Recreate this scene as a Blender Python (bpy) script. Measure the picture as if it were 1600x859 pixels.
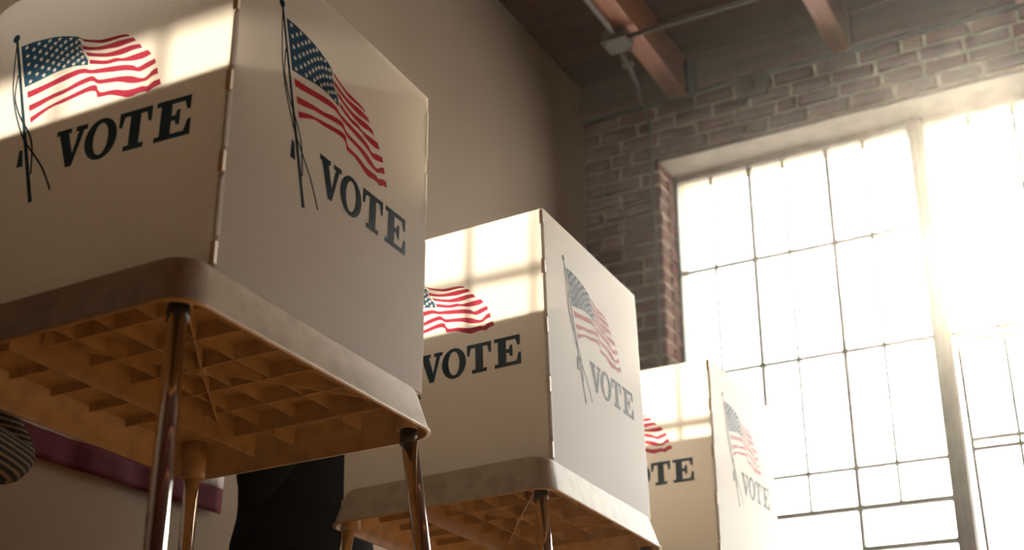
import bpy, bmesh, math, random
from mathutils import Vector, Matrix, Euler
from mathutils.geometry import tessellate_polygon

random.seed(7)
for o in list(bpy.data.objects):
    bpy.data.objects.remove(o, do_unlink=True)
scn = bpy.context.scene
COL = scn.collection

# ------------------------------------------------------------------ camera
CZ = 0.25                                   # lens height above the floor
F_PX, PITCH, YAW = 2023.65, 0.3653, 0.4979
fw = Vector((-math.sin(YAW) * math.cos(PITCH), math.cos(YAW) * math.cos(PITCH), math.sin(PITCH)))
rt = Vector((math.cos(YAW), math.sin(YAW), 0.0))
up = rt.cross(fw)
cam_data = bpy.data.cameras.new('camera')
cam = bpy.data.objects.new('camera', cam_data)
COL.objects.link(cam)
M = Matrix((rt, up, -fw)).transposed().to_4x4()
M.translation = Vector((0, 0, CZ))
cam.matrix_world = M
cam_data.sensor_width = 36.0
cam_data.lens = F_PX / 1600.0 * 36.0
cam_data.shift_y = 103.85 / 1600.0
cam_data.clip_start = 0.02
cam_data.clip_end = 200
cam_data.dof.use_dof = True
cam_data.dof.focus_distance = 2.75
cam_data.dof.aperture_fstop = 3.4
scn.camera = cam

# ------------------------------------------------------------------ world, sun, exposure
world = bpy.data.worlds.new('world')
scn.world = world
world.use_nodes = True
bg = world.node_tree.nodes['Background']
bg.inputs[0].default_value = (1.0, 0.945, 0.87, 1)
bg.inputs[1].default_value = 9.5
SUN_DIR = Vector((-0.088, 1.0, 0.44)).normalized()      # towards the sun
sun_data = bpy.data.lights.new('sun', 'SUN')
sun_data.energy = 12.0
sun_data.color = (1.0, 0.88, 0.72)
sun_data.angle = math.radians(0.55)
sun = bpy.data.objects.new('sun', sun_data)
sun.rotation_euler = SUN_DIR.to_track_quat('Z', 'Y').to_euler()
sun.location = (0, 12, 8)
COL.objects.link(sun)
scn.view_settings.view_transform = 'Standard'
scn.view_settings.look = 'None'
scn.view_settings.gamma = 1.0
scn.view_settings.use_curve_mapping = False
scn.view_settings.exposure = 0.35
scn.cycles.max_bounces = 8
scn.cycles.diffuse_bounces = 5
scn.cycles.glossy_bounces = 3
scn.cycles.transmission_bounces = 6
scn.cycles.transparent_max_bounces = 12
scn.cycles.volume_bounces = 0
scn.cycles.sample_clamp_indirect = 6.0
scn.cycles.caustics_reflective = False
scn.cycles.caustics_refractive = False
# daylight portals in the window openings
for (x0, x1) in ((-2.243, -0.985), (-0.905, 1.25), (2.40, 4.0)):
    pd = bpy.data.lights.new('window_portal', 'AREA')
    pd.shape = 'RECTANGLE'
    pd.size = x1 - x0
    pd.size_y = 2.95
    pd.cycles.is_portal = True
    po = bpy.data.objects.new('window_portal', pd)
    po.location = ((x0 + x1) / 2, 6.20, 0.65 + 1.475)
    po.rotation_euler = (math.radians(-90), 0, 0)       # faces -Y, into the room
    COL.objects.link(po)

# ------------------------------------------------------------------ helpers
def tag(o, label=None, cat=None, group=None, kind=None):
    if label: o['label'] = label
    if cat: o['category'] = cat
    if group: o['group'] = group
    if kind: o['kind'] = kind
    return o

def empty(name, loc=(0, 0, 0), rot=(0, 0, 0), parent=None):
    o = bpy.data.objects.new(name, None)
    COL.objects.link(o)
    o.location = loc
    o.rotation_euler = rot
    o.empty_display_size = 0.05
    if parent: o.parent = parent
    return o

def link(name, mesh, parent=None, loc=None, rot=None, mat=None):
    o = bpy.data.objects.new(name, mesh)
    COL.objects.link(o)
    if parent: o.parent = parent
    if loc is not None: o.location = loc
    if rot is not None: o.rotation_euler = rot
    if mat is not None and len(mesh.materials) == 0: mesh.materials.append(mat)
    return o

class MB:
    """collects verts / faces for one mesh"""
    def __init__(s): s.v = []; s.f = []; s.sm = []
    def add(s, vs, fs, smooth=False):
        n = len(s.v)
        s.v += [tuple(p) for p in vs]
        for f in fs:
            s.f.append([i + n for i in f]); s.sm.append(smooth)
        return s
    def box(s, lo, hi, m=None):
        x0, y0, z0 = lo; x1, y1, z1 = hi
        vs = [(x0,y0,z0),(x1,y0,z0),(x1,y1,z0),(x0,y1,z0),(x0,y0,z1),(x1,y0,z1),(x1,y1,z1),(x0,y1,z1)]
        if m is not None: vs = [m @ Vector(p) for p in vs]
        return s.add(vs, [(0,3,2,1),(4,5,6,7),(0,1,5,4),(1,2,6,5),(2,3,7,6),(3,0,4,7)])
    def loft(s, rings, caps=(True, True), smooth=True):
        n = len(rings[0]); vs = [p for r in rings for p in r]; fs = []
        for k in range(len(rings) - 1):
            for i in range(n):
                j = (i + 1) % n
                fs.append((k*n+i, k*n+j, (k+1)*n+j, (k+1)*n+i))
        s.add(vs, fs, smooth)
        b = len(s.v) - len(vs)
        if caps[0]: s.f.append([b + i for i in range(n)][::-1]); s.sm.append(False)
        if caps[1]: s.f.append([b + (len(rings)-1)*n + i for i in range(n)]); s.sm.append(False)
        return s
    def tube(s, pts, r, n=14, caps=(True, True)):
        pts = [Vector(p) for p in pts]
        rs = r if isinstance(r, (list, tuple)) else [r] * len(pts)
        rings = []; ref = None
        for i, p in enumerate(pts):
            d = (pts[min(i+1, len(pts)-1)] - pts[max(i-1, 0)]).normalized()
            if ref is None:
                ref = Vector((0, 0, 1)) if abs(d.z) < 0.9 else Vector((1, 0, 0))
            a = (ref - d * ref.dot(d)).normalized(); b = d.cross(a); ref = a
            rings.append([p + (a*math.cos(t) + b*math.sin(t)) * rs[i] for t in [2*math.pi*k/n for k in range(n)]])
        return s.loft(rings, caps)
    def mesh(s, name):
        m = bpy.data.meshes.new(name)
        m.from_pydata(s.v, [], s.f)
        m.polygons.foreach_set('use_smooth', s.sm)
        m.update()
        return m
    def build(s, name, mat, parent=None, loc=None, rot=None, bevel=0):
        me = s.mesh(name)
        o = link(name, me, parent, loc, rot, mat)
        if bevel:
            b = o.modifiers.new('bevel', 'BEVEL'); b.width = bevel; b.segments = 2; b.limit_method = 'ANGLE'
        return o

def smooth_line(pts, sub=3):
    """Catmull-Rom through 2-D points"""
    out = []
    n = len(pts)
    for i in range(n - 1):
        p0 = pts[max(i-1, 0)]; p1 = pts[i]; p2 = pts[i+1]; p3 = pts[min(i+2, n-1)]
        for k in range(sub):
            t = k / sub
            out.append(tuple(0.5 * (2*p1[c] + (p2[c]-p0[c])*t + (2*p0[c]-5*p1[c]+4*p2[c]-p3[c])*t*t
                                    + (3*p1[c]-p0[c]-3*p2[c]+p3[c])*t**3) for c in range(len(p1))))
    out.append(tuple(pts[-1]))
    return out

# ------------------------------------------------------------------ materials
def new_mat(name):
    m = bpy.data.materials.new(name); m.use_nodes = True
    nt = m.node_tree
    for n in list(nt.nodes): nt.nodes.remove(n)
    out = nt.nodes.new('ShaderNodeOutputMaterial')
    return m, nt, out

def N(nt, t, **kw):
    n = nt.nodes.new(t)
    for k, v in kw.items(): setattr(n, k, v)
    return n

def mat_plain(name, col, rough=0.5, metal=0.0, spec=0.5, noise=None, bump=0.0, bump_scale=200.0, obj_var=0.0, coords='Object', stretch=None):
    """principled; noise = (scale, second colour, low, high) mottles the colour"""
    m, nt, out = new_mat(name)
    p = N(nt, 'ShaderNodeBsdfPrincipled')
    p.inputs['Base Color'].default_value = (*col, 1)
    p.inputs['Roughness'].default_value = rough
    p.inputs['Metallic'].default_value = metal
    p.inputs['Specular IOR Level'].default_value = spec
    nt.links.new(p.outputs[0], out.inputs[0])
    tc = N(nt, 'ShaderNodeTexCoord')
    src = tc.outputs[coords]
    if stretch:
        mp = N(nt, 'ShaderNodeMapping'); mp.inputs['Scale'].default_value = stretch
        nt.links.new(src, mp.inputs[0]); src = mp.outputs[0]
    colsock = None
    if noise:
        tx = N(nt, 'ShaderNodeTexNoise'); tx.inputs['Scale'].default_value = noise[0]; tx.inputs['Detail'].default_value = 6
        nt.links.new(src, tx.inputs['Vector'])
        mr = N(nt, 'ShaderNodeMapRange'); mr.inputs[1].default_value = noise[2]; mr.inputs[2].default_value = noise[3]
        nt.links.new(tx.outputs['Fac'], mr.inputs[0])
        mx = N(nt, 'ShaderNodeMix', data_type='RGBA')
        mx.inputs[6].default_value = (*col, 1); mx.inputs[7].default_value = (*noise[1], 1)
        nt.links.new(mr.outputs[0], mx.inputs[0]); colsock = mx.outputs[2]
    if obj_var:
        oi = N(nt, 'ShaderNodeObjectInfo')
        mr = N(nt, 'ShaderNodeMapRange'); mr.inputs[3].default_value = 1 - obj_var; mr.inputs[4].default_value = 1 + obj_var
        nt.links.new(oi.outputs['Random'], mr.inputs[0])
        hs = N(nt, 'ShaderNodeHueSaturation')
        if colsock: nt.links.new(colsock, hs.inputs['Color'])
        else: hs.inputs['Color'].default_value = (*col, 1)
        nt.links.new(mr.outputs[0], hs.inputs['Value']); colsock = hs.outputs[0]
    if colsock: nt.links.new(colsock, p.inputs['Base Color'])
    if bump:
        tb = N(nt, 'ShaderNodeTexNoise'); tb.inputs['Scale'].default_value = bump_scale; tb.inputs['Detail'].default_value = 4
        nt.links.new(src, tb.inputs['Vector'])
        bp = N(nt, 'ShaderNodeBump'); bp.inputs['Strength'].default_value = bump; bp.inputs['Distance'].default_value = 0.004
        nt.links.new(tb.outputs['Fac'], bp.inputs['Height']); nt.links.new(bp.outputs[0], p.inputs['Normal'])
    return m

FLUTE = 0.0045      # pitch of the flutes in the twin-wall plastic
def flute_nodes(nt):
    tc = N(nt, 'ShaderNodeTexCoord')
    sp = N(nt, 'ShaderNodeSeparateXYZ'); nt.links.new(tc.outputs['Object'], sp.inputs[0])
    mu = N(nt, 'ShaderNodeMath', operation='MULTIPLY'); mu.inputs[1].default_value = 2*math.pi/FLUTE
    nt.links.new(sp.outputs['X'], mu.inputs[0])
    si = N(nt, 'ShaderNodeMath', operation='SINE'); nt.links.new(mu.outputs[0], si.inputs[0])
    return si.outputs[0]

def mat_panel():
    m, nt, out = new_mat('fluted_plastic')
    h = flute_nodes(nt)
    mr = N(nt, 'ShaderNodeMapRange'); mr.inputs[1].default_value = 0.3; mr.inputs[2].default_value = 1.0
    nt.links.new(h, mr.inputs[0])
    mx = N(nt, 'ShaderNodeMix', data_type='RGBA')
    mx.inputs[6].default_value = (0.86, 0.83, 0.79, 1); mx.inputs[7].default_value = (0.72, 0.68, 0.63, 1)
    nt.links.new(mr.outputs[0], mx.inputs[0])
    mx2 = N(nt, 'ShaderNodeMix', data_type='RGBA')
    mx2.inputs[6].default_value = (0.97, 0.92, 0.85, 1); mx2.inputs[7].default_value = (0.76, 0.70, 0.63, 1)
    nt.links.new(mr.outputs[0], mx2.inputs[0])
    bp = N(nt, 'ShaderNodeBump'); bp.inputs['Strength'].default_value = 0.12; bp.inputs['Distance'].default_value = 0.0006
    nt.links.new(h, bp.inputs['Height'])
    di = N(nt, 'ShaderNodeBsdfDiffuse'); nt.links.new(mx.outputs[2], di.inputs[0])
    tr = N(nt, 'ShaderNodeBsdfTranslucent'); nt.links.new(mx2.outputs[2], tr.inputs[0])
    s1 = N(nt, 'ShaderNodeMixShader'); s1.inputs[0].default_value = 0.80
    nt.links.new(di.outputs[0], s1.inputs[1]); nt.links.new(tr.outputs[0], s1.inputs[2])
    tp = N(nt, 'ShaderNodeBsdfTransparent'); tp.inputs[0].default_value = (1.0, 0.93, 0.84, 1)
    s0 = N(nt, 'ShaderNodeMixShader'); s0.inputs[0].default_value = 0.015
    nt.links.new(s1.outputs[0], s0.inputs[1]); nt.links.new(tp.outputs[0], s0.inputs[2]); s1 = s0
    gl = N(nt, 'ShaderNodeBsdfGlossy'); gl.inputs['Roughness'].default_value = 0.32
    nt.links.new(bp.outputs[0], gl.inputs['Normal'])
    fr = N(nt, 'ShaderNodeFresnel'); fr.inputs[0].default_value = 1.18
    s2 = N(nt, 'ShaderNodeMixShader'); nt.links.new(fr.outputs[0], s2.inputs[0])
    nt.links.new(s1.outputs[0], s2.inputs[1]); nt.links.new(gl.outputs[0], s2.inputs[2])
    nt.links.new(s2.outputs[0], out.inputs[0])
    return m

def mat_ink(name, col, tint, fac):
    """screen-print ink: a little of the backlight gets through it"""
    m, nt, out = new_mat(name)
    h = flute_nodes(nt)
    bp = N(nt, 'ShaderNodeBump'); bp.inputs['Strength'].default_value = 0.25; bp.inputs['Distance'].default_value = 0.0006
    nt.links.new(h, bp.inputs['Height'])
    di = N(nt, 'ShaderNodeBsdfDiffuse'); di.inputs[0].default_value = (*col, 1)
    tr = N(nt, 'ShaderNodeBsdfTransparent'); tr.inputs[0].default_value = (*tint, 1)
    s1 = N(nt, 'ShaderNodeMixShader'); s1.inputs[0].default_value = fac
    nt.links.new(di.outputs[0], s1.inputs[1]); nt.links.new(tr.outputs[0], s1.inputs[2])
    gl = N(nt, 'ShaderNodeBsdfGlossy'); gl.inputs['Roughness'].default_value = 0.25
    nt.links.new(bp.outputs[0], gl.inputs['Normal'])
    fr = N(nt, 'ShaderNodeFresnel'); fr.inputs[0].default_value = 1.13
    s2 = N(nt, 'ShaderNodeMixShader'); nt.links.new(fr.outputs[0], s2.inputs[0])
    nt.links.new(s1.outputs[0], s2.inputs[1]); nt.links.new(gl.outputs[0], s2.inputs[2])
    nt.links.new(s2.outputs[0], out.inputs[0])
    return m

def mat_glass():
    m, nt, out = new_mat('window_glass')
    tr = N(nt, 'ShaderNodeBsdfTransparent'); tr.inputs[0].default_value = (0.97, 0.985, 0.98, 1)
    gl = N(nt, 'ShaderNodeBsdfGlossy'); gl.inputs['Roughness'].default_value = 0.05
    fr = N(nt, 'ShaderNodeFresnel'); fr.inputs[0].default_value = 1.25
    s = N(nt, 'ShaderNodeMixShader'); nt.links.new(fr.outputs[0], s.inputs[0])
    nt.links.new(tr.outputs[0], s.inputs[1]); nt.links.new(gl.outputs[0], s.inputs[2])
    nt.links.new(s.outputs[0], out.inputs[0])
    return m

def mat_stripes(name, c1, c2, pitch):
    m, nt, out = new_mat(name)
    p = N(nt, 'ShaderNodeBsdfPrincipled'); p.inputs['Roughness'].default_value = 0.9
    p.inputs['Specular IOR Level'].default_value = 0.1
    tc = N(nt, 'ShaderNodeTexCoord')
    w = N(nt, 'ShaderNodeTexWave', wave_type='BANDS', bands_direction='Z')
    w.inputs['Scale'].default_value = 1.0 / pitch * 0.314159
    w.inputs['Distortion'].default_value = 1.2; w.inputs['Detail'].default_value = 3; w.inputs['Detail Scale'].default_value = 6
    nt.links.new(tc.outputs['Object'], w.inputs[0])
    mr = N(nt, 'ShaderNodeMapRange'); mr.inputs[1].default_value = 0.55; mr.inputs[2].default_value = 0.8
    nt.links.new(w.outputs['Fac'], mr.inputs[0])
    mx = N(nt, 'ShaderNodeMix', data_type='RGBA')
    mx.inputs[6].default_value = (*c1, 1); mx.inputs[7].default_value = (*c2, 1)
    nt.links.new(mr.outputs[0], mx.inputs[0]); nt.links.new(mx.outputs[2], p.inputs['Base Color'])
    nt.links.new(p.outputs[0], out.inputs[0])
    return m

MAT = dict(
    panel=mat_panel(),
    hinge=mat_plain('hinge_plastic', (0.62, 0.52, 0.42), 0.4),
    tray=mat_plain('tray_plastic', (0.47, 0.37, 0.27), 0.42, noise=(26.0, (0.36, 0.28, 0.20), 0.42, 0.68), bump=0.35, bump_scale=340.0),
    chrome=mat_plain('chrome', (0.86, 0.84, 0.80), 0.035, metal=1.0),
    black_plastic=mat_plain('black_plastic', (0.02, 0.018, 0.016), 0.4),
    ink_black=mat_ink('ink_black', (0.006, 0.009, 0.013), (0.055, 0.13, 0.21), 0.5),
    ink_navy=mat_ink('ink_navy', (0.008, 0.012, 0.03), (0.07, 0.22, 0.42), 0.52),
    ink_red=mat_ink('ink_red', (0.36, 0.012, 0.022), (0.72, 0.08, 0.17), 0.6),
    brick=mat_plain('brick', (0.135, 0.042, 0.028), 0.9, spec=0.2, noise=(34.0, (0.070, 0.022, 0.015), 0.35, 0.7), bump=0.6, bump_scale=90.0, obj_var=0.35),
    mortar=mat_plain('mortar', (0.36, 0.27, 0.185), 0.95, spec=0.1, noise=(40.0, (0.25, 0.185, 0.13), 0.4, 0.7), bump=0.7, bump_scale=120.0),
    plaster=mat_plain('plaster', (0.27, 0.205, 0.15), 0.85, spec=0.2, noise=(1.6, (0.24, 0.18, 0.13), 0.35, 0.7), bump=0.10, bump_scale=60.0),
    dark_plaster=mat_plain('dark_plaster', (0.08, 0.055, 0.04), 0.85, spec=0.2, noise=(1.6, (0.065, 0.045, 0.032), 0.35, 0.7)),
    concrete=mat_plain('painted_lintel', (0.21, 0.175, 0.135), 0.8, spec=0.2, noise=(9.0, (0.16, 0.13, 0.10), 0.4, 0.7), bump=0.2, bump_scale=80.0),
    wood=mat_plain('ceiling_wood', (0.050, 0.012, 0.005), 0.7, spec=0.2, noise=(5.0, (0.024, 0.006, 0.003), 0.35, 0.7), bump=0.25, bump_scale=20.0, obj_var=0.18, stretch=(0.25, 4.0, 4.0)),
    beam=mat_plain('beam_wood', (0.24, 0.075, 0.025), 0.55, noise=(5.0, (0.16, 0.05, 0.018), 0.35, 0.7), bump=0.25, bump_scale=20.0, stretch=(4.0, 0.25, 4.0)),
    floor=mat_plain('floor_wood', (0.31, 0.14, 0.036), 0.5, noise=(3.0, (0.24, 0.105, 0.026), 0.35, 0.7), stretch=(6.0, 0.5, 1.0), obj_var=0.15),
    steel_frame=mat_plain('window_steel', (0.075, 0.085, 0.05), 0.5, noise=(30.0, (0.13, 0.10, 0.06), 0.45, 0.7)),
    mullion=mat_plain('mullion_paint', (0.09, 0.055, 0.05), 0.6, spec=0.3, noise=(12.0, (0.065, 0.04, 0.036), 0.4, 0.7)),
    conduit=mat_plain('conduit_metal', (0.075, 0.062, 0.05), 0.7, spec=0.2),
    dark_metal=mat_plain('dark_metal', (0.022, 0.016, 0.012), 0.85, spec=0.1),
    glass=mat_glass(),
    cloth_black=mat_plain('black_cloth', (0.006, 0.007, 0.008), 0.95, spec=0.05),
    cloth_dark=mat_plain('charcoal_cloth', (0.012, 0.012, 0.014), 0.95, spec=0.1),
    knit=mat_stripes('striped_knit', (0.016, 0.016, 0.013), (0.15, 0.11, 0.065), 0.0125),
    denim=mat_plain('denim', (0.05, 0.07, 0.12), 0.9, spec=0.1),
    skin=mat_plain('skin', (0.45, 0.26, 0.18), 0.55),
    hair=mat_plain('hair', (0.03, 0.018, 0.012), 0.6, bump=0.6, bump_scale=120.0),
    eye=mat_plain('eye', (0.6, 0.58, 0.55), 0.2),
    lips=mat_plain('lips', (0.36, 0.13, 0.11), 0.5),
    flag_red=mat_plain('flag_red', (0.075, 0.004, 0.008), 0.8, spec=0.1),
    flag_white=mat_plain('flag_white', (0.42, 0.38, 0.36), 0.8, spec=0.1),
    shoe=mat_plain('shoe_leather', (0.02, 0.017, 0.015), 0.4),
)

# ================================================================== THE ROOM
XL, YB = -2.69, 5.80            # plaster wall plane, inner face of the brick wall
XR, YF = 4.2, -4.6              # the far ends of the hall, out of the picture
YG = 6.03                       # window plane
Z_BRICK = 3.745 + CZ            # top of the brickwork
Z_HEAD = 3.385 + CZ             # soffit of the window opening
Z_DECK = 3.955 + CZ             # underside of the roof boards
Z_SILL = 0.70
WX = (-2.243, -0.985, -0.905, 1.25)      # left window, post, right window
W3 = (2.40, 4.0)                  # an unseen window added as fill light for the booths
JX = -2.25                       # left jamb

def struct(o): o['kind'] = 'structure'; return o

# floor of boards running away from the window
fl = struct(MB().box((XL-.1, YF-.1, -0.12), (XR+.1, YB+.3, -0.012)).build('floor', MAT['dark_metal']))
bw = 0.23
nb = int(math.ceil((XR - XL) / bw))
fm = MB().box((0.0015, YF, -0.012), (bw-0.0015, YB, 0.0)).mesh('plank')
for i in range(nb):
    link('plank', fm, fl, loc=(XL + i*bw, 0, 0), mat=MAT['floor'])

# plaster walls
struct(MB().box((XL-.15, YF-.15, -0.1), (XL, YB+.02, Z_DECK+.02)).build('wall_left', MAT['plaster']))
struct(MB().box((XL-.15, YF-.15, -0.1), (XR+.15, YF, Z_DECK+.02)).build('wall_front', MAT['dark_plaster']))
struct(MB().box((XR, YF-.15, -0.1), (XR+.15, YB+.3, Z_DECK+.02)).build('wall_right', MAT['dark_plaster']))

# brick wall: mortar body with an opening
wb = MB()
wy0, wy1 = YB + 0.010, YG + 0.16
wb.box((XL-.15, wy0, -0.1), (JX-.006, wy1, Z_DECK+.02))
wb.box((JX-.006, wy0, Z_HEAD+.012), (WX[3]+.012, wy1, Z_DECK+.02))
wb.box((JX-.006, wy0, -0.1), (WX[3]+.012, wy1, Z_SILL-.05))
wb.box((WX[3]+.012, wy0, -0.1), (W3[0], wy1, Z_DECK+.02))
wb.box((W3[0], wy0, Z_HEAD+.012), (W3[1], wy1, Z_DECK+.02))
wb.box((W3[0], wy0, -0.1), (W3[1], wy1, Z_SILL-.05))
wb.box((W3[1], wy0, -0.1), (XR+.15, wy1, Z_DECK+.02))
wall = struct(wb.build('wall_back', MAT['mortar']))

# bricks: a few worn shapes, reused
def brick_mesh(seed):
    r = random.Random(seed)
    bm = bmesh.new()
    bmesh.ops.create_cube(bm, size=1.0)
    bmesh.ops.bevel(bm, geom=list(bm.edges), offset=0.06, segments=1, affect='EDGES')
    for v in bm.verts:
        v.co.x += r.uniform(-.018, .018); v.co.z += r.uniform(-.05, .05); v.co.y += r.uniform(-.03, .03)
    me = bpy.data.meshes.new('brick'); bm.to_mesh(me); bm.free()
    me.materials.append(MAT['brick'])
    return me
BR = [brick_mesh(s) for s in range(8)]
rb = random.Random(11)
CH = 0.0807
far = MB()
def far_brick(x0, x1, zc, h):
    far.box((x0, YB-.004, zc-h/2), (x1, YB+.05, zc+h/2))
ncourse = int(Z_BRICK / CH) + 1
for k in range(ncourse):
    z1 = Z_BRICK - k*CH; zc = z1 - CH/2; h = CH - 0.0175
    if zc - h/2 < 0.0: break
    above = zc - h/2 > Z_HEAD + 0.004
    spans = [(XL, XR)] if above else [(XL, JX), (WX[3]+.012, W3[0]), (W3[1], XR)]
    if zc + h/2 < Z_SILL - .05: spans = [(XL, XR)]
    for (s0, s1) in spans:
        x = s0 + 0.002 - (0 if k % 2 == 0 else 0.108) * (1 if rb.random() > .12 else .55)
        while x < s1 - 0.02:
            L = 0.200 + rb.uniform(-.008, .008)
            if rb.random() < 0.14: L = 0.098 + rb.uniform(-.006, .006)
            a, b = max(x, s0 + .002), min(x + L, s1)
            if s1 - b < 0.03: b = s1
            if b - a > 0.025:
                if b < 0.15 and zc > 0.95:
                    o = link('brick', BR[rb.randrange(8)], wall,
                             loc=((a+b)/2, YB + 0.046 + rb.uniform(-.004, .003), zc + rb.uniform(-.0025, .0025)),
                             rot=(0, rb.uniform(-.022, .022), rb.uniform(-.012, .012)))
                    o.scale = (b-a, 0.10, h * rb.uniform(.90, 1.06))
                else:
                    far_brick(a, b, zc, h)
            x += L + 0.0175
    if not above and zc > 0.95:                       # the reveal of the window opening
        off = 0.10 if k % 2 == 0 else 0.02
        for (ya, yb) in ((YB + 0.108, YB + 0.225),):
            o = link('brick', BR[rb.randrange(8)], wall,
                     loc=(JX - 0.046 + rb.uniform(-.003, .003), (ya+yb)/2, zc), rot=(0, 0, math.pi/2))
            o.scale = (yb-ya, 0.10, h * rb.uniform(.95, 1.03))
fo = far.build('brickwork', MAT['brick'], wall); fo['kind'] = 'stuff'

# lintel lining of the opening: soffit board with a cream front edge
lt = MB().box((JX-.012, YB-0.012, Z_HEAD), (WX[3]+.02, YG+.05, Z_HEAD+.016))
struct(lt.build('trim_1', MAT['concrete'], bevel=0.004))
struct(MB().box((JX-.012, YB-0.05, Z_SILL-.05), (WX[3]+.02, YG+.08, Z_SILL)).build('trim_2', MAT['concrete'], bevel=0.006))

# ------------------------------------------------------------------ windows
def zr(v): return v*1.0397 + CZ          # heights read at the wall plane -> window plane
RAILS = [zr(2.711), zr(2.144), zr(1.575), zr(1.388), zr(1.20), zr(0.86)]
Z_TOP = 3.357 + CZ
def bar(b, x0, x1, z0, z1, d=0.03, y=YG):
    b.box((x0, y - d/2, z0), (x1, y + d/2, z1))

def pane(parent, x0, x1, z0, z1, y=YG):
    MB().box((x0, y+0.004, z0), (x1, y+0.008, z1)).build('pane', MAT['glass'], parent)

# window_1, left of the post
w1 = struct(empty('window_1', (0, 0, 0)))
x0, x1 = WX[0], WX[1]
MB().box((x0-.01, YG-.025, Z_TOP), (x1, YG+.025, Z_HEAD)).build('head_rail', MAT['concrete'], w1)
MB().box((x0-.012, YG-.03, Z_SILL), (x0+.012, YG+.02, Z_HEAD)).build('jamb_stile', MAT['steel_frame'], w1)
MB().box((x0, YG-.02, Z_SILL), (x1, YG+.02, Z_SILL+.03)).build('bottom_rail', MAT['steel_frame'], w1)
thick = [-1.759*1.0397, -1.357*1.0397]
thin = [-1.968*1.0397, -1.583*1.0397, -1.174*1.0397]
for x in thick:
    MB().box((x-.0095, YG-.018, Z_SILL), (x+.0095, YG+.018, Z_TOP)).build('muntin', MAT['steel_frame'], w1)
for x in thin:
    MB().box((x-.007, YG-.006, RAILS[3]), (x+.007, YG+.010, Z_TOP)).build('muntin', MAT['steel_frame'], w1)
for i, z in enumerate(RAILS):
    hh = 0.008 if i < 3 else 0.0125
    xa = x0 if i != 4 else thick[1]
    MB().box((xa, YG-.015, z-hh), (x1, YG+.015, z+hh)).build('rail', MAT['steel_frame'], w1)
# little clips where the bars cross
cm = MB().box((-.012, -.02, -.012), (.012, .012, .012), Matrix.Rotation(math.radians(45), 4, 'Y')).mesh('clip')
for x in thick:
    for z in RAILS[:4]:
        link('clip', cm, w1, loc=(x, YG, z), mat=MAT['steel_frame'])
cols = [x0, thin[0], thick[0], thin[1], thick[1], thin[2], x1]
rows = [Z_SILL] + RAILS[::-1] + [Z_TOP]
for r in range(len(rows)-1):
    low = rows[r+1] <= RAILS[3] + 1e-6
    cc = [x0, thick[0], thick[1], x1] if low else cols
    for c in range(len(cc)-1):
        pane(w1, cc[c], cc[c+1], rows[r], rows[r+1])

# post between the windows
post = empty('window_post', (0, 0, 0)); struct(post)
MB().box((WX[1], YG-.05, Z_SILL), (WX[2], YG+.05, Z_HEAD)).build('post_core', MAT['mullion'], post, bevel=0.004)
MB().box((WX[1]+.022, YG-.066, Z_SILL), (WX[1]+.036, YG-.05, Z_HEAD)).build('post_rib', MAT['mullion'], post)
MB().box((WX[1]+.054, YG-.060, Z_SILL), (WX[1]+.064, YG-.05, Z_HEAD)).build('post_rib', MAT['mullion'], post)
post.name = 'trim_3'

# window_2, right of the post, with a pivoted sash swung outwards at its foot
w2 = struct(empty('window_2', (0, 0, 0)))
x0, x1 = WX[2], WX[3]
MB().box((x0, YG-.025, Z_TOP), (x1+.01, YG+.025, Z_HEAD)).build('head_rail', MAT['concrete'], w2)
MB().box((x1-.012, YG-.03, Z_SILL), (x1+.012, YG+.02, Z_HEAD)).build('jamb_stile', MAT['steel_frame'], w2)
MB().box((x0, YG-.02, Z_SILL), (x1, YG+.02, Z_SILL+.03)).build('bottom_rail', MAT['steel_frame'], w2)
zp = zr(2.137)
MB().box((x0, YG-.018, zp-.010), (x1, YG+.018, zp+.010)).build('rail', MAT['steel_frame'], w2)
MB().box((x0, YG-.018, zr(2.711)-.006), (x1, YG+.018, zr(2.711)+.006)).build('rail', MAT['steel_frame'], w2)
t2 = [x0 + .42*i for i in range(1, 6) if x0 + .42*i < x1 - .1]
n2 = [x0 + .21 + .42*i for i in range(0, 6) if x0 + .21 + .42*i < x1 - .05]
for x in t2: MB().box((x-.009, YG-.018, zp), (x+.009, YG+.018, Z_TOP)).build('muntin', MAT['steel_frame'], w2)
for x in n2: MB().box((x-.007, YG-.006, zp), (x+.007, YG+.010, Z_TOP)).build('muntin', MAT['steel_frame'], w2)
cols = sorted([x0, x1] + t2 + [x for x in n2 if x < x1-.05])
for (za, zb_) in ((zp, zr(2.711)), (zr(2.711), Z_TOP)):
    for c in range(len(cols)-1): pane(w2, cols[c], cols[c+1], za, zb_)
# sash, built hanging from its top rail at z = 0
sash = empty('pivot_sash', (0, YG+.01, zp-.035), (math.radians(5.0), 0, 0), w2)
SH = zp - .035 - Z_SILL - .05
MB().box((x0+.015, -.014, -.018), (x1-.015, .014, .008)).build('sash_rail', MAT['steel_frame'], sash)
MB().box((x0+.015, -.014, -SH), (x1-.015, .014, -SH+.02)).build('sash_rail', MAT['steel_frame'], sash)
for xx in (x0+.015, x1-.029):
    MB().box((xx, -.014, -SH), (xx+.018, .014, 0)).build('sash_stile', MAT['steel_frame'], sash)
for dz in (.470, .515):
    MB().box((x0+.015, -.012, -dz-.012), (x1-.015, .012, -dz+.008)).build('sash_rail', MAT['steel_frame'], sash)
for x in n2:
    if x < x1-.05: MB().box((x+.022-.008, -.008, -SH), (x+.022+.008, .010, 0)).build('muntin', MAT['steel_frame'], sash)
cols = sorted([x0+.02, x1-.02] + [x+.022 for x in n2 if x < x1-.05])
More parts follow.
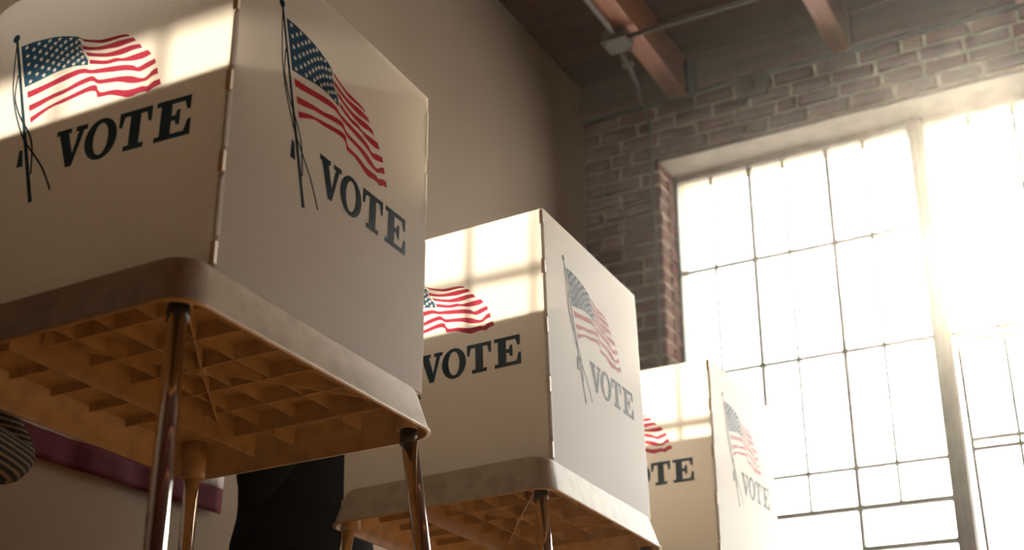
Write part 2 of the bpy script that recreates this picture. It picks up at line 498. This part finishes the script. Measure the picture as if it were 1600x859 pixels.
for c in range(len(cols)-1):
    MB().box((cols[c], .004, -.47), (cols[c+1], .008, 0)).build('pane', MAT['glass'], sash)
    MB().box((cols[c], .004, -SH), (cols[c+1], .008, -.515)).build('pane', MAT['glass'], sash)

# fill_window, unseen, added for its daylight on the angled booth screens
w3 = struct(empty('fill_window', (0, 0, 0)))
MB().box((W3[0], YG-.03, Z_HEAD-.03), (W3[1], YG+.03, Z_HEAD+.012)).build('head_rail', MAT['steel_frame'], w3)
MB().box((W3[0], YG-.03, Z_SILL-.05), (W3[1], YG+.03, Z_SILL)).build('bottom_rail', MAT['steel_frame'], w3)
for x in [W3[0] + .4*i for i in range(5)]:
    MB().box((x-.009, YG-.018, Z_SILL), (x+.009, YG+.018, Z_HEAD)).build('muntin', MAT['steel_frame'], w3)
for z in RAILS[:5]:
    MB().box((W3[0], YG-.015, z-.008), (W3[1], YG+.015, z+.008)).build('rail', MAT['steel_frame'], w3)
for i in range(4): pane(w3, W3[0]+.4*i, W3[0]+.4*(i+1), Z_SILL, Z_HEAD)

# ------------------------------------------------------------------ roof
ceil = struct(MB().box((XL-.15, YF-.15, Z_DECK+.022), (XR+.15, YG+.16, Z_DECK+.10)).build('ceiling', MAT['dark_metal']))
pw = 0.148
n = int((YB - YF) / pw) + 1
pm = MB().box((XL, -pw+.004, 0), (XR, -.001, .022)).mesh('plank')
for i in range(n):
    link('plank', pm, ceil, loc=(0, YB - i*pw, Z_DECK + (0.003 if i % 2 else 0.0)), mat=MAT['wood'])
# ledger on top of the brickwork
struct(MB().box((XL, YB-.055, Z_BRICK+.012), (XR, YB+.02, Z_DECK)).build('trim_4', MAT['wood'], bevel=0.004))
struct(MB().box((XL, YB-.030, Z_BRICK-.006), (XR, YB+.02, Z_BRICK+.012)).build('trim_5', MAT['dark_metal']))
ZJ = 3.725 + CZ
BEAMS = [(-2.152, .105, 'reddish wooden ceiling beam with the grey junction box fixed beneath it'),
         (-1.262, .098, 'orange-brown wooden ceiling beam meeting the brick wall above the left window'),
         (-0.370, .100, 'wooden ceiling beam at the right, above the post between the windows'),
         (0.520, .100, 'wooden ceiling beam running above the right-hand window')]
for (x, w, lab) in BEAMS:
    b = MB().box((x, YF, ZJ), (x+w, YB-.055, Z_DECK)).build('ceiling_beam', MAT['beam'], bevel=0.006)
    tag(b, lab, 'beam', 'ceiling beams')
# dark steel hanger on the right flank of the first beam, anchor plate on the brickwork
hg = empty('joist_hanger', (-2.047, YB-.055, ZJ))
MB().box((0, -.05, .0), (.008, 0, .20)).build('strap', MAT['dark_metal'], hg)
MB().box((.008, -.008, .0), (.055, 0, .20)).build('flange', MAT['dark_metal'], hg)
tag(hg, 'dark steel joist hanger on the side of the beam with the junction box', 'hanger')
an = empty('anchor_plate', (-1.70, YB, Z_BRICK-.03))
MB().box((-.085, -.045, -.09), (.085, -.002, .05)).build('plate', MAT['dark_metal'], an, bevel=0.012)
MB().tube([(0, -.045, -.02), (0, -.075, -.02)], .022, 8).build('bolt', MAT['dark_metal'], an)
MB().tube([(-.05, -.045, .02), (-.05, -.065, .02)], .014, 8).build('bolt', MAT['dark_metal'], an)
tag(an, 'dark metal anchor plate bolted to the top of the brick wall', 'plate')

# ------------------------------------------------------------------ conduit and junction box
bx, by, bz = -2.150, 5.05, ZJ - .045
jb = empty('junction_box', (bx, by, ZJ-.002))
MB().box((-.062, -.062, -.060), (.062, .062, 0)).build('box', MAT['conduit'], jb, bevel=0.008)
MB().box((-.066, -.066, -.068), (.066, .066, -.060)).build('cover', MAT['conduit'], jb, bevel=0.003)
for (sx, sy) in ((-1, -1), (1, 1)):
    MB().tube([(sx*.045, sy*.045, -.068), (sx*.045, sy*.045, -.072)], .006, 8).build('screw', MAT['dark_metal'], jb)
tag(jb, 'grey metal junction box under the ceiling beam near the brick wall', 'junction box')
def conduit(name, pts, label, straps=()):
    r = empty(name, pts[0])
    MB().tube([Vector(p) - Vector(pts[0]) for p in pts], .0125, 12).build('pipe', MAT['conduit'], r)
    for s in straps:
        MB().box((-.028, -.017, -.01), (.028, .017, .01)).build('strap', MAT['conduit'], r, loc=Vector(s) - Vector(pts[0]))
    tag(r, label, 'pipe')
cx_, zc_ = -2.285, bz + .005
RB = .15
arc = [(cx_ + .018*(1-k/8), YB - .022 - RB*(1-math.sin(math.pi/2*k/8)), zc_ - RB*(1-math.cos(math.pi/2*k/8))) for k in range(9)]
pts = [(bx-.02, by+.062, zc_), (bx-.045, by+.25, zc_), (bx-.08, by+.45, zc_)] + arc + [(cx_, YB-.022, 2.9), (cx_, YB-.022, 0.30)]
conduit('wall_conduit', pts, 'grey metal conduit bending from the junction box down the brick pier', straps=[(bx-.040, by+.22, zc_), (cx_, YB-.018, 2.2)])
conduit('ceiling_conduit', [(bx+.062, by-.01, zc_), (-1.2, by-.01, zc_), (0.4, by-.01, zc_), (XR, by-.01, zc_)],
        'grey metal conduit running sideways from the junction box under the ceiling')
conduit('beam_conduit', [(bx+.01, by-.062, zc_), (bx+.01, 3.0, zc_), (bx+.01, 0.0, zc_), (bx+.01, YF, zc_)],
        'grey metal conduit running along the beam from the junction box')

# ================================================================== VOTING BOOTHS
BW, BD, BT, BH = 0.60, 0.7128, 0.0871, 0.6612     # tray width, depth, height; screen height
DR, INX, INY, PE = 0.0216, 0.0346, 0.0941, 0.0183
LZ = 0.7209 + CZ                                   # rim of the tray above the floor
SIDE_L, BACK_L = 0.575, BD - PE - INY

def rrect(ins, z, rad, n=7):
    x0, x1, y0, y1 = -BW + ins, -ins, ins, BD - ins
    pts = []
    for (cx, cy, a0) in ((x1-rad, y0+rad, -90), (x1-rad, y1-rad, 0), (x0+rad, y1-rad, 90), (x0+rad, y0+rad, 180)):
        for k in range(n+1):
            a = math.radians(a0 + 90*k/n)
            pts.append((cx + rad*math.cos(a), cy + rad*math.sin(a), z))
    return pts

def tray_mesh():
    b = MB()
    R = .052
    outer = [rrect(.0045, 0, R), rrect(-.0008, 0.0005, R), rrect(-.0008, .005, R), rrect(.0018, .0065, R),
             rrect(DR-.002, BT-.010, R), rrect(DR+.001, BT-.004, R-.002), rrect(DR+.006, BT, R-.004)]
    b.loft(outer, caps=(False, True))
    inner = [rrect(.0045, 0, R), rrect(DR+.002, .062, R-.006)]
    n = len(inner[0])
    vs = inner[0] + inner[1]
    fs = [(i, n+i, n+(i+1) % n, (i+1) % n) for i in range(n)] + [tuple(n+i for i in range(n))[::-1]]
    b.add(vs, fs[:-1], True); base = len(b.v) - 2*n
    b.f.append([base + k for k in fs[-1]]); b.sm.append(False)
    return b.mesh('tray')

def rib_mesh(p, q, zlo, th=.004, zhi=.0625):
    p, q = Vector((*p, 0)), Vector((*q, 0)); d = (q-p).normalized(); nrm = Vector((-d.y, d.x, 0)) * th/2
    b = MB()
    lo = [p-nrm*.7, q-nrm*.7, q+nrm*.7, p+nrm*.7]; hi = [p-nrm*1.3, q-nrm*1.3, q+nrm*1.3, p+nrm*1.3]
    vs = [Vector((v.x, v.y, zlo)) for v in lo] + [Vector((v.x, v.y, zhi)) for v in hi]
    b.add(vs, [(0,3,2,1),(4,5,6,7),(0,1,5,4),(1,2,6,5),(2,3,7,6),(3,0,4,7)])
    return b.mesh('rib')

RIBS = []
for y in (.105, .20, .295, .39, .485):
    RIBS.append(((-.032, y), (-.378, y), .034))
    RIBS.append(((-.382, y), (-.572, y), .047))
RIBS.append(((-.032, .577), (-.378, .577), .022))
for x in (-.065, -.150, -.235, -.320):
    RIBS.append(((x, .032), (x, .577), .036))
BOSS = (-.228, .304)
for q in ((-.042, .560), (-.372, .520), (-.050, .055), (-.374, .09)):
    RIBS.append((BOSS, q, .032))
RIBS.append(((-.380, .030), (-.380, .640), .002))          # deep web
for (x, z) in ((-.285, .010), (-.130, .014)):
    RIBS.append(((x, .577), (x, .640), z))
RIB_ME = [rib_mesh(*r) for r in RIBS]
TRAY_ME = tray_mesh()
def cyl(name, r0, r1, z0, z1, n=18, rin=None):
    b = MB()
    b.loft([[(r0*math.cos(2*math.pi*k/n), r0*math.sin(2*math.pi*k/n), z0) for k in range(n)],
            [(r1*math.cos(2*math.pi*k/n), r1*math.sin(2*math.pi*k/n), z1) for k in range(n)]])
    return b.mesh(name)
SOCK = cyl('leg_socket', .0205, .0175, .006, .063)
SOCK_LONG = cyl('leg_socket', .0235, .0235, -.012, .063)
BOSS_ME = cyl('boss', .008, .011, .028, .063)
COLLAR = cyl('collar', .0168, .0168, -.022, .006)

# screens ---------------------------------------------------------
TH = .0055
def slab(outline, th=TH):
    """outline in (x, z), thickness along y"""
    b = MB()
    n = len(outline)
    f = [(x, -th/2, z) for x, z in outline]; k = [(x, th/2, z) for x, z in outline]
    b.add(f + k, [tuple(range(n)), tuple(range(n, 2*n))[::-1]] + [(i, n+i, n+(i+1) % n, (i+1) % n) for i in range(n)])
    return b
def side_outline(sgn):
    r, L, z0, z1 = .085, SIDE_L if sgn < 0 else SIDE_L + .065, BT, BT+BH  # far screen made longer than the near one to block a strip of sun
    arc = [(L-r + r*math.sin(t), z1-r + r*math.cos(t)) for t in [math.pi/2*i/8 for i in range(9)]]
    o = [(0, z0), (0, z1)] + arc + [(L, z0)]
    o = [(sgn*x, z) for x, z in o]
    return o if sgn < 0 else o[::-1]
SIDE_NEAR = slab(side_outline(-1)).mesh('side_panel')
SIDE_FAR = slab(side_outline(1)).mesh('side_panel')
BACK = slab([(0, BT), (BACK_L, BT), (BACK_L, BT+BH), (0, BT+BH)]).mesh('back_panel')
TAB = MB().box((-.0045, -.0036, -.019), (.0045, .0040, .019)).mesh('hinge_tab')
TAB_END = MB().box((-.006, -.0020, -.055), (.0045, .0028, .055)).mesh('hinge_tab')
TABZ = [BT + BH*f for f in (.045, .29, .52, .76, .965)]
TABG = MB().box((-.004, -.003, -.052), (.004, .003, .052)).mesh('hinge_strip')

# print: flag and lettering, in metres, origin below the pole top
G_CANTON = {"top":[[0.0126,0.6361],[0.0391,0.6377],[0.0661,0.6363],[0.0905,0.6336],[0.1151,0.6284],[0.1428,0.619],[0.1533,0.6126]],"right":[[0.1533,0.6126],[0.1575,0.5916],[0.1679,0.5735],[0.1781,0.5584],[0.1795,0.5478]],"bot":[[0.1795,0.5478],[0.1546,0.5533],[0.1285,0.5552],[0.1031,0.5528],[0.073,0.5467],[0.0383,0.5411]]}
G_STRIPES = [[[[0.1545,0.6113],[0.1767,0.602],[0.2034,0.5944],[0.2289,0.5927],[0.2492,0.591],[0.2622,0.5872]],[[0.2654,0.5827],[0.2501,0.5851],[0.2301,0.5854],[0.2099,0.5857],[0.1885,0.5924],[0.1623,0.6023]]],[[[0.1589,0.595],[0.1794,0.5862],[0.2006,0.581],[0.221,0.5797],[0.2459,0.5801],[0.2736,0.5779]],[[0.2813,0.569],[0.2627,0.568],[0.2431,0.5668],[0.2227,0.5695],[0.202,0.5727],[0.1754,0.5801],[0.162,0.5862]]],[[[0.169,0.5784],[0.1925,0.5689],[0.219,0.5616],[0.244,0.561],[0.2686,0.5619],[0.2896,0.5595]],[[0.297,0.5494],[0.2778,0.5505],[0.2609,0.5486],[0.246,0.5485],[0.2256,0.5516],[0.2046,0.5576],[0.176,0.5678]]],[[[0.1811,0.5586],[0.2059,0.5499],[0.2216,0.5456],[0.2416,0.5449],[0.2573,0.5398],[0.2867,0.5405],[0.3094,0.5414]],[[0.3188,0.5305],[0.3035,0.526],[0.2814,0.5272],[0.2636,0.5314],[0.2481,0.5356],[0.2331,0.5364],[0.2178,0.5382],[0.1833,0.5492]]],[[[0.0459,0.5294],[0.0706,0.5322],[0.1009,0.5369],[0.1309,0.5425],[0.1561,0.545],[0.1744,0.542],[0.1882,0.5355],[0.2088,0.5325],[0.2343,0.5292],[0.2597,0.525],[0.2803,0.5183],[0.2922,0.511],[0.3099,0.5154],[0.3273,0.5184]],[[0.3307,0.5081],[0.3142,0.5031],[0.2977,0.5002],[0.2821,0.5065],[0.2616,0.5127],[0.2362,0.5173],[0.2105,0.5224],[0.1897,0.5269],[0.1735,0.5325],[0.1582,0.5329],[0.1333,0.5294],[0.1033,0.5247],[0.0733,0.5185],[0.0503,0.5153]]],[[[0.0553,0.4984],[0.0765,0.502],[0.1065,0.5077],[0.1366,0.5115],[0.1608,0.5184],[0.1855,0.5219],[0.197,0.5192],[0.2076,0.5098],[0.2282,0.506],[0.2534,0.5028],[0.2788,0.4969],[0.3022,0.4861],[0.3142,0.4864],[0.3249,0.4951],[0.3346,0.4978]],[[0.3383,0.4853],[0.3244,0.4827],[0.3155,0.4776],[0.3012,0.4774],[0.2812,0.481],[0.2552,0.4915],[0.2297,0.4965],[0.2092,0.5003],[0.1951,0.51],[0.1775,0.5099],[0.1579,0.5066],[0.1333,0.5016],[0.1083,0.4981],[0.079,0.4894],[0.0589,0.4855]]],[[[0.0628,0.4713],[0.0909,0.4812],[0.1155,0.4872],[0.1451,0.493],[0.1695,0.498],[0.194,0.5015],[0.2062,0.4978],[0.2103,0.4882],[0.2185,0.4809],[0.2375,0.4793],[0.2527,0.4768],[0.2733,0.4699],[0.2929,0.4685],[0.3073,0.4688],[0.3173,0.4656],[0.3298,0.4717],[0.3429,0.4731]],[[0.347,0.4611],[0.3327,0.4586],[0.3216,0.4527],[0.314,0.4557],[0.2996,0.4559],[0.2807,0.4535],[0.2601,0.4612],[0.2391,0.4695],[0.2191,0.4713],[0.2108,0.4736],[0.2058,0.4856],[0.191,0.4899],[0.1664,0.4873],[0.1369,0.4825],[0.1117,0.4803],[0.0879,0.4704],[0.0668,0.4594]]]]
G_BALL = [-0.0017,0.6578]
G_POLE = [[0.0009,0.6507],[0.0947,0.2945]]
G_TASSEL = [[0.0508,0.4079],[0.0585,0.4054],[0.0639,0.3717],[0.0498,0.3727]]
G_CORD1 = [[0.0016,0.6471],[0.0047,0.5952],[0.0127,0.5361],[0.0311,0.4805],[0.0557,0.4295],[0.0768,0.4017],[0.1098,0.3582],[0.1352,0.3098]]
G_CORD2 = [[0.0174,0.573],[0.0192,0.5252],[0.0378,0.4814],[0.0647,0.4412],[0.0789,0.4066],[0.0857,0.3519]]
def sheet(name, loops):
    """flat print from outline loops (x, z), first loop outside, others holes"""
    vs = []; pl = []
    for lp in loops:
        pl.append([Vector((x, z, 0)) for x, z in lp]); vs += [(x, 0, z) for x, z in lp]
    b = MB()
    tri = tessellate_polygon(pl)
    out = []
    for t in tri:
        a, c, d = [Vector(vs[i]) for i in t]
        nrm = (c-a).cross(d-a)
        out.append(t if nrm.y < 0 else t[::-1])
    b.add(vs, out)
    return b.mesh(name)
def ribbon(name, pts, w0, w1):
    p = [Vector(q) for q in pts]; n = len(p); l = []; r = []
    for i in range(n):
        d = (p[min(i+1, n-1)] - p[max(i-1, 0)]).normalized(); s = Vector((-d.y, d.x)) * (w0 + (w1-w0)*i/(n-1)) / 2
        l.append(tuple(p[i]+s)); r.append(tuple(p[i]-s))
    b = MB(); b.add([(x, 0, z) for x, z in l] + [(x, 0, z) for x, z in r], [(i, n+i, n+i+1, i+1) for i in range(n-1)])
    me = b.mesh(name)
    if me.polygons[0].normal.y > 0: me.flip_normals()
    return me
def lerp_curve(c, u):
    s = u * (len(c)-1); i = min(int(s), len(c)-2); t = s - i
    return Vector(c[i]).lerp(Vector(c[i+1]), t)
PRINT = []      # (name, mesh, material)
ct, cr, cb = (smooth_line(G_CANTON[k], 4) for k in ('top', 'right', 'bot'))
stars = []
right = cr
for row in range(9):
    v = (row + .75) / 9.5
    ncol = 6 if row % 2 == 0 else 5
    for c in range(ncol):
        u = (c + (.55 if row % 2 == 0 else 1.05)) / 6.1
        a = lerp_curve(ct, u); q = lerp_curve(cb[::-1], u)
        p = a.lerp(q, v)
        R0, R1 = .0056, .0023
        stars.append([(p.x + (R0 if k % 2 == 0 else R1)*math.sin(math.pi*k/5), p.y + (R0 if k % 2 == 0 else R1)*math.cos(math.pi*k/5)) for k in range(10)])
PRINT.append(('flag_canton', sheet('flag_canton', [ct[:-1] + cr[:-1] + cb] + stars), 'ink_navy'))
for a, b_ in G_STRIPES:
    PRINT.append(('flag_stripe', sheet('flag_stripe', [smooth_line(a, 3) + smooth_line(b_, 3)]), 'ink_red'))
bl = G_BALL
PRINT.append(('pole_finial', sheet('pole_finial', [[(bl[0] + .0078*math.cos(t), bl[1] + .0088*math.sin(t)) for t in [2*math.pi*k/20 for k in range(20)]]]), 'ink_black'))
PRINT.append(('flag_pole', ribbon('flag_pole', [tuple(Vector(G_POLE[0]).lerp(Vector(G_POLE[1]), k/4)) for k in range(5)], .0055, .0085), 'ink_black'))
PRINT.append(('tassel', sheet('tassel', [G_TASSEL]), 'ink_black'))
PRINT.append(('cord', ribbon('cord', smooth_line(G_CORD1, 4), .0028, .0042), 'ink_black'))
PRINT.append(('cord', ribbon('cord', smooth_line(G_CORD2, 4), .0030, .0042), 'ink_black'))
LETTERS = dict(
 v=(0.0, [[(0,1),(.43,1),(.43,.87),(.36,.87),(.52,.33),(.64,.87),(.555,.87),(.555,1),(.885,1),(.885,.87),(.80,.87),(.545,0),(.375,0),(.085,.87),(0,.87)]]),
 o=(0.85, [[(.455+.455*math.cos(t), .5+.525*math.sin(t)) for t in [2*math.pi*k/40 for k in range(40)]],
           [(.455+.205*math.cos(t), .5+.405*math.sin(t)) for t in [2*math.pi*k/40 for k in range(40)]]]),
 t=(1.80, [[(0,1),(.90,1),(.90,.62),(.805,.62),(.75,.87),(.595,.87),(.595,.13),(.725,.13),(.725,0),(.175,0),(.175,.13),(.305,.13),(.305,.87),(.15,.87),(.095,.62),(0,.62)]]),
 e=(2.81, [[(0,1),(.93,1),(.93,.65),(.835,.65),(.765,.87),(.43,.87),(.43,.575),(.52,.575),(.57,.70),(.66,.70),(.66,.32),(.57,.32),(.52,.445),(.43,.445),(.43,.13),(.78,.13),(.865,.40),(.96,.40),(.96,0),(0,0),(0,.13),(.13,.13),(.13,.87),(0,.87)]]))
TX0, TZ0, TS, TSZ = .133, .346, .0753, .077
for k, (ox, loops) in LETTERS.items():
    PRINT.append(('letter_' + k, sheet('letter_' + k, [[(TX0 + (ox+x)*TS, TZ0 + z*TSZ) for x, z in lp] for lp in loops]), 'ink_black'))
for nm, me, mt in PRINT: me.materials.append(MAT[mt])

LEG_TOP = dict(n=(-.044, .040), r=(-.044, .664), b=(-.552, .664), l=(-.552, .040))
LEG_SP = dict(n=(.10, -.10), r=(.10, .10), b=(-.10, .10), l=(-.10, -.10))

def voting_booth(loc, rot, phi, label):
    R = Euler(rot, 'XYZ').to_matrix()
    base = Vector((*loc, LZ)) - R @ Vector((0, 0, LZ))
    base.z = 0.0
    root = empty('voting_booth', base, rot)
    off = R.inverted() @ (Vector((*loc, LZ)) - base)      # rim corner in the booth's own frame
    tr = link('tray', TRAY_ME, root, loc=off, mat=MAT['tray'])
    for me in RIB_ME: link('rib', me, tr, mat=MAT['tray'])
    link('boss', BOSS_ME, tr, loc=(*BOSS, 0), mat=MAT['tray'])
    for k, (x, y) in LEG_TOP.items():
        link('leg_socket', SOCK_LONG if k in 'bl' else SOCK, tr, loc=(x, y, 0), mat=MAT['tray'])
        # chrome leg down to the floor
        a = off + Vector((x, y, .03)); sx, sy = LEG_SP[k]; d = Vector((sx, sy, -1.0))
        wa = R @ a + base; wd = R @ d
        t = (wa.z - 0.02) / -wd.z
        leg = MB().tube([(0, 0, 0), d*t*.5, d*t], .0155, 20).build('leg', MAT['chrome'], root, loc=a)
        MB().tube([d*(t-.03), d*(t+.018)], [.019, .021], 14).build('rubber_foot', MAT['black_plastic'], leg)
        if k in 'nr':
            link('collar', COLLAR, leg, loc=(sx*.03, sy*.03, -.03), mat=MAT['black_plastic'])
    hx = off + Vector((-INX, INY, 0))
    fx = off + Vector((-INX, BD-PE, 0))
    sp = link('side_panel', SIDE_NEAR, root, loc=hx, rot=(0, 0, phi), mat=MAT['panel'])
    bk = link('back_panel', BACK, root, loc=hx, rot=(0, 0, math.pi/2), mat=MAT['panel'])
    fp = link('side_panel', SIDE_FAR, root, loc=fx, rot=(0, 0, math.pi), mat=MAT['panel'])
    for pn, gx0 in ((sp, -(.417 + .070)), (bk, .111)):
        for nm, me, mt in PRINT:
            link(nm, me, pn, loc=(gx0, -TH/2 - .0004, 0))
    for z in TABZ:
        link('hinge_tab', TAB, sp, loc=(-.001, -.001, z), mat=MAT['hinge'])
    for za, zb_ in zip(TABZ[:-1], TABZ[1:]):
        link('hinge_strip', TABG, sp, loc=(.0005, .0, (za+zb_)/2), mat=MAT['panel'])
        link('hinge_tab', TAB_END, bk, loc=(BACK_L - .001, .0, (za+zb_)/2), mat=MAT['panel'])
    tag(root, label, 'voting booth', 'voting booths in a row')
    return root

voting_booth((-1.2213, 1.2676), (-.0314, -.0239, .0113), .07, 'large nearest voting booth at the left, flag and VOTE printed on both visible screens')
voting_booth((-1.2525, 2.4803), (-.0175, -.0426, .0218), 0.0, 'middle voting booth of the row, standing between the nearest and the farthest')
voting_booth((-1.3050, 3.7279), (.002, -.007, -.011), 0.0, 'farthest and smallest voting booth, standing in front of the window')

# ------------------------------------------------------------------ cloth on the plaster wall
def wall_cloth():
    root = empty('hanging_flag', (XL, 1.05, 1.18))
    bands = [(1.182, 1.262, 'flag_red', 'red_stripe'), (1.262, 1.36, 'flag_white', 'white_stripe'), (1.36, 1.448, 'flag_red', 'red_stripe'),
             (1.448, 1.536, 'flag_white', 'white_stripe')]
    ny = 60
    for (z0, z1, mt, nm) in bands:
        b = MB(); vs = []; nz = 4
        for j in range(nz+1):
            for i in range(ny+1):
                y = 1.05 + (3.025-1.05)*i/ny; z = z0 + (z1-z0)*j/nz
                x = XL + .022 + .005*math.sin(y*23 + z*5) + .003*math.sin(y*51+1)
                vs.append((x - XL, y - 1.05, z - 1.18))
        w = ny+1
        b.add(vs, [(j*w+i, j*w+i+1, (j+1)*w+i+1, (j+1)*w+i) for j in range(nz) for i in range(ny)], True)
        o = b.build(nm, MAT[mt], root)
        sm = o.modifiers.new('thickness', 'SOLIDIFY'); sm.thickness = .002
    tag(root, 'dark red and white striped cloth hanging low on the plaster wall', 'flag')
wall_cloth()

# ------------------------------------------------------------------ people
def skin_mesh(name, joints, edges, mat, parent, root_idx=0, sub=2):
    """joints: list of (x, y, z, rx, ry)"""
    me = bpy.data.meshes.new(name)
    me.from_pydata([j[:3] for j in joints], edges, [])
    o = bpy.data.objects.new(name, me); COL.objects.link(o); o.parent = parent
    o.modifiers.new('skin', 'SKIN').use_smooth_shade = True
    s = o.modifiers.new('smooth', 'SUBSURF'); s.levels = sub; s.render_levels = sub
    sv = me.skin_vertices[0].data if me.skin_vertices else None
    for i, j in enumerate(joints):
        sv[i].radius = (j[3], j[4] if len(j) > 4 else j[3])
        sv[i].use_root = (i == root_idx)
    me.materials.append(mat)
    return o

def person(name, loc, facing, arm_r, arm_l, top_mat, leg_mat, label, torso, h=1.72, sleeve=1.0):
    """faces +x when facing = 0; arms given as shoulder, elbow, wrist, hand direction in the person's frame"""
    root = empty(name, (*loc, 0), (0, 0, facing))
    k = h / 1.72
    S = lambda p: tuple(c*k for c in p)
    def chain(base, pts):                # -> joints appended, edges
        pass
    # bare body: one continuous surface
    J = []; E = []
    def add(p, r, ry=None, frm=None):
        J.append((p[0]*k, p[1]*k, p[2]*k, r*k, (ry or r)*k)); i = len(J)-1
        if frm is not None: E.append((frm, i))
        return i
    pel = add((0, 0, .95), .12, .15)
    ab = add((.0, 0, 1.10), .10, .135, pel)
    ch = add((.0, 0, 1.30), .11, .15, ab)
    nk = add((-.01, 0, 1.46), .058, None, ch)
    nk2 = add((.005, 0, 1.52), .052, None, nk)
    jw = add((.03, 0, 1.555), .060, .055, nk2)
    hd = add((.015, 0, 1.62), .082, .072, jw)
    cr = add((.0, 0, 1.685), .060, .058, hd)
    add((.108, 0, 1.592), .011, .011, add((.094, 0, 1.60), .014, .012, hd))     # nose
    for s in (-1, 1): add((.0, s*.083, 1.60), .012, .016, hd)                     # ears
    for s, arm in ((-1, arm_r), (1, arm_l)):
        sh = add((-.005, s*.165, 1.395), .058, None, ch)
        el = add(arm[0], .040, None, sh); wr = add(arm[1], .026, None, el)
        d = Vector(arm[2]).normalized(); w = Vector(arm[1])
        pal = add(w + d*.055, .022, .034, wr)
        side = d.cross(Vector((0, 0, 1)) if abs(d.z) < .9 else Vector((1, 0, 0))).normalized(); curl = side.cross(d).normalized()
        if curl.z > 0: curl = -curl
        for f, (o_, L) in enumerate(((-.030, .072), (-.010, .082), (.010, .078), (.029, .060))):
            b = w + d*.085 + side*o_
            i1 = add(b, .0088, None, pal); i2 = add(b + d*L*.45 + curl*L*.15, .0082, None, i1); add(b + d*L*.8 + curl*L*.5, .0072, None, i2)
        t0 = w + d*.035 - side*.034
        i1 = add(t0, .011, None, pal); add(t0 + d*.045 - side*.022 + curl*.012, .0085, None, i1)
    for s in (-1, 1):
        hp = add((0, s*.085, .88), .088, .088, pel); kn = add((.015, s*.095, .50), .056, None, hp)
        an = add((-.02, s*.10, .085), .038, None, kn); add((.11, s*.11, .032), .034, .03, an)
    skin_mesh('body', J, E, MAT['skin'], root)
    # clothes
    T = list(torso); nt_ = len(T); loose = sleeve
    TE = [(i, i+1) for i in range(nt_-1)]
    for s, arm in ((-1, arm_r), (1, arm_l)):
        i = len(T)
        e, w = Vector(arm[0]), Vector(arm[1])
        sh = Vector((-.005, s*.175, 1.39))
        T.append((*sh, .075, .075)); T.append((*sh.lerp(e, .5), .064*loose, .064*loose)); T.append((*e, .058*loose, .058*loose))
        T.append((*e.lerp(w, .5), .052*loose, .052*loose)); T.append((*e.lerp(w, .92), .042*loose, .042*loose))
        TE += [(nt_-2, i), (i, i+1), (i+1, i+2), (i+2, i+3), (i+3, i+4)]
    T = [tuple(c*k for c in t) for t in T]
    skin_mesh('top', T, TE, top_mat, root)
    L = [(0, 0, .97, .13, .16)]; LE = []
    for s in (-1, 1):
        i = len(L)
        L += [(0, s*.088, .86, .10, .10), (.015, s*.097, .50, .074, .074), (-.015, s*.10, .12, .062, .062)]
        LE += [(0, i), (i, i+1), (i+1, i+2)]
    skin_mesh('trousers', [tuple(c*k for c in t) for t in L], LE, leg_mat, root)
    for s in (-1, 1):
        skin_mesh('shoe', [tuple(c*k for c in t) for t in [(-.055, s*.10, .048, .048, .044), (.04, s*.105, .046, .050, .046), (.14, s*.115, .036, .042, .036)]], [(0, 1), (1, 2)], MAT['shoe'], root)
    skin_mesh('hair', [tuple(c*k for c in t) for t in [(-.03, 0, 1.60, .082, .088), (-.012, 0, 1.68, .085, .078), (.035, 0, 1.715, .050, .066)]], [(0, 1), (1, 2)], MAT['hair'], root)
    for s in (-1, 1):
        MB().tube([(.078*k, s*.031*k, 1.618*k), (.088*k, s*.031*k, 1.618*k)], .011*k, 10).build('eye', MAT['eye'], root)
    MB().box((.080*k, -.024*k, 1.553*k), (.094*k, .024*k, 1.563*k)).build('mouth', MAT['lips'], root, bevel=.003)
    tag(root, label, 'person')
    return root

person('person', (-2.24, 2.90), 0.0,
       ((.03, -.285, 1.10), (.16, -.20, 1.33), (.6, .2, 1)), ((.03, .285, 1.10), (.16, .20, 1.33), (.6, -.2, 1)),
       MAT['cloth_black'], MAT['cloth_black'], 'person in black clothes standing at the middle voting booth',
       torso=[(0, 0, .84, .15, .235), (0, 0, .955, .17, .315), (0, 0, 1.04, .15, .27), (0, 0, 1.16, .15, .27), (0, 0, 1.30, .145, .21), (-.008, 0, 1.44, .085, .095)])
person('person', (-2.24, 1.425), 0.0,
       ((.0, -.24, 1.12), (.22, -.14, 1.10), (1, .2, 0)), ((.066, .430, 1.075), (.23, .10, 1.075), (.5, -1, .05)),
       MAT['knit'], MAT['denim'], 'person at the left edge in a dark knit top with thin tan stripes, elbow bent',
       torso=[(0, 0, .92, .13, .17), (0, 0, 1.06, .12, .16), (0, 0, 1.28, .13, .17), (-.008, 0, 1.43, .085, .095)], h=1.56, sleeve=1.22)

# ------------------------------------------------------------------ thin haze added to stand in for lens glare
hz = MB().box((XL-.06, YF-.06, -.06), (XR+.06, YG+.20, Z_DECK+.06))
m, nt, out = new_mat('glare_haze')
vs = N(nt, 'ShaderNodeVolumeScatter')
vs.inputs['Color'].default_value = (1.0, 0.90, 0.80, 1)
vs.inputs['Density'].default_value = 0.0018
vs.inputs['Anisotropy'].default_value = 0.938
nt.links.new(vs.outputs[0], out.inputs['Volume'])
ho = hz.build('haze', m)
tag(ho, 'faint haze added for the lens glare around the sunlit window', 'haze', kind='stuff')
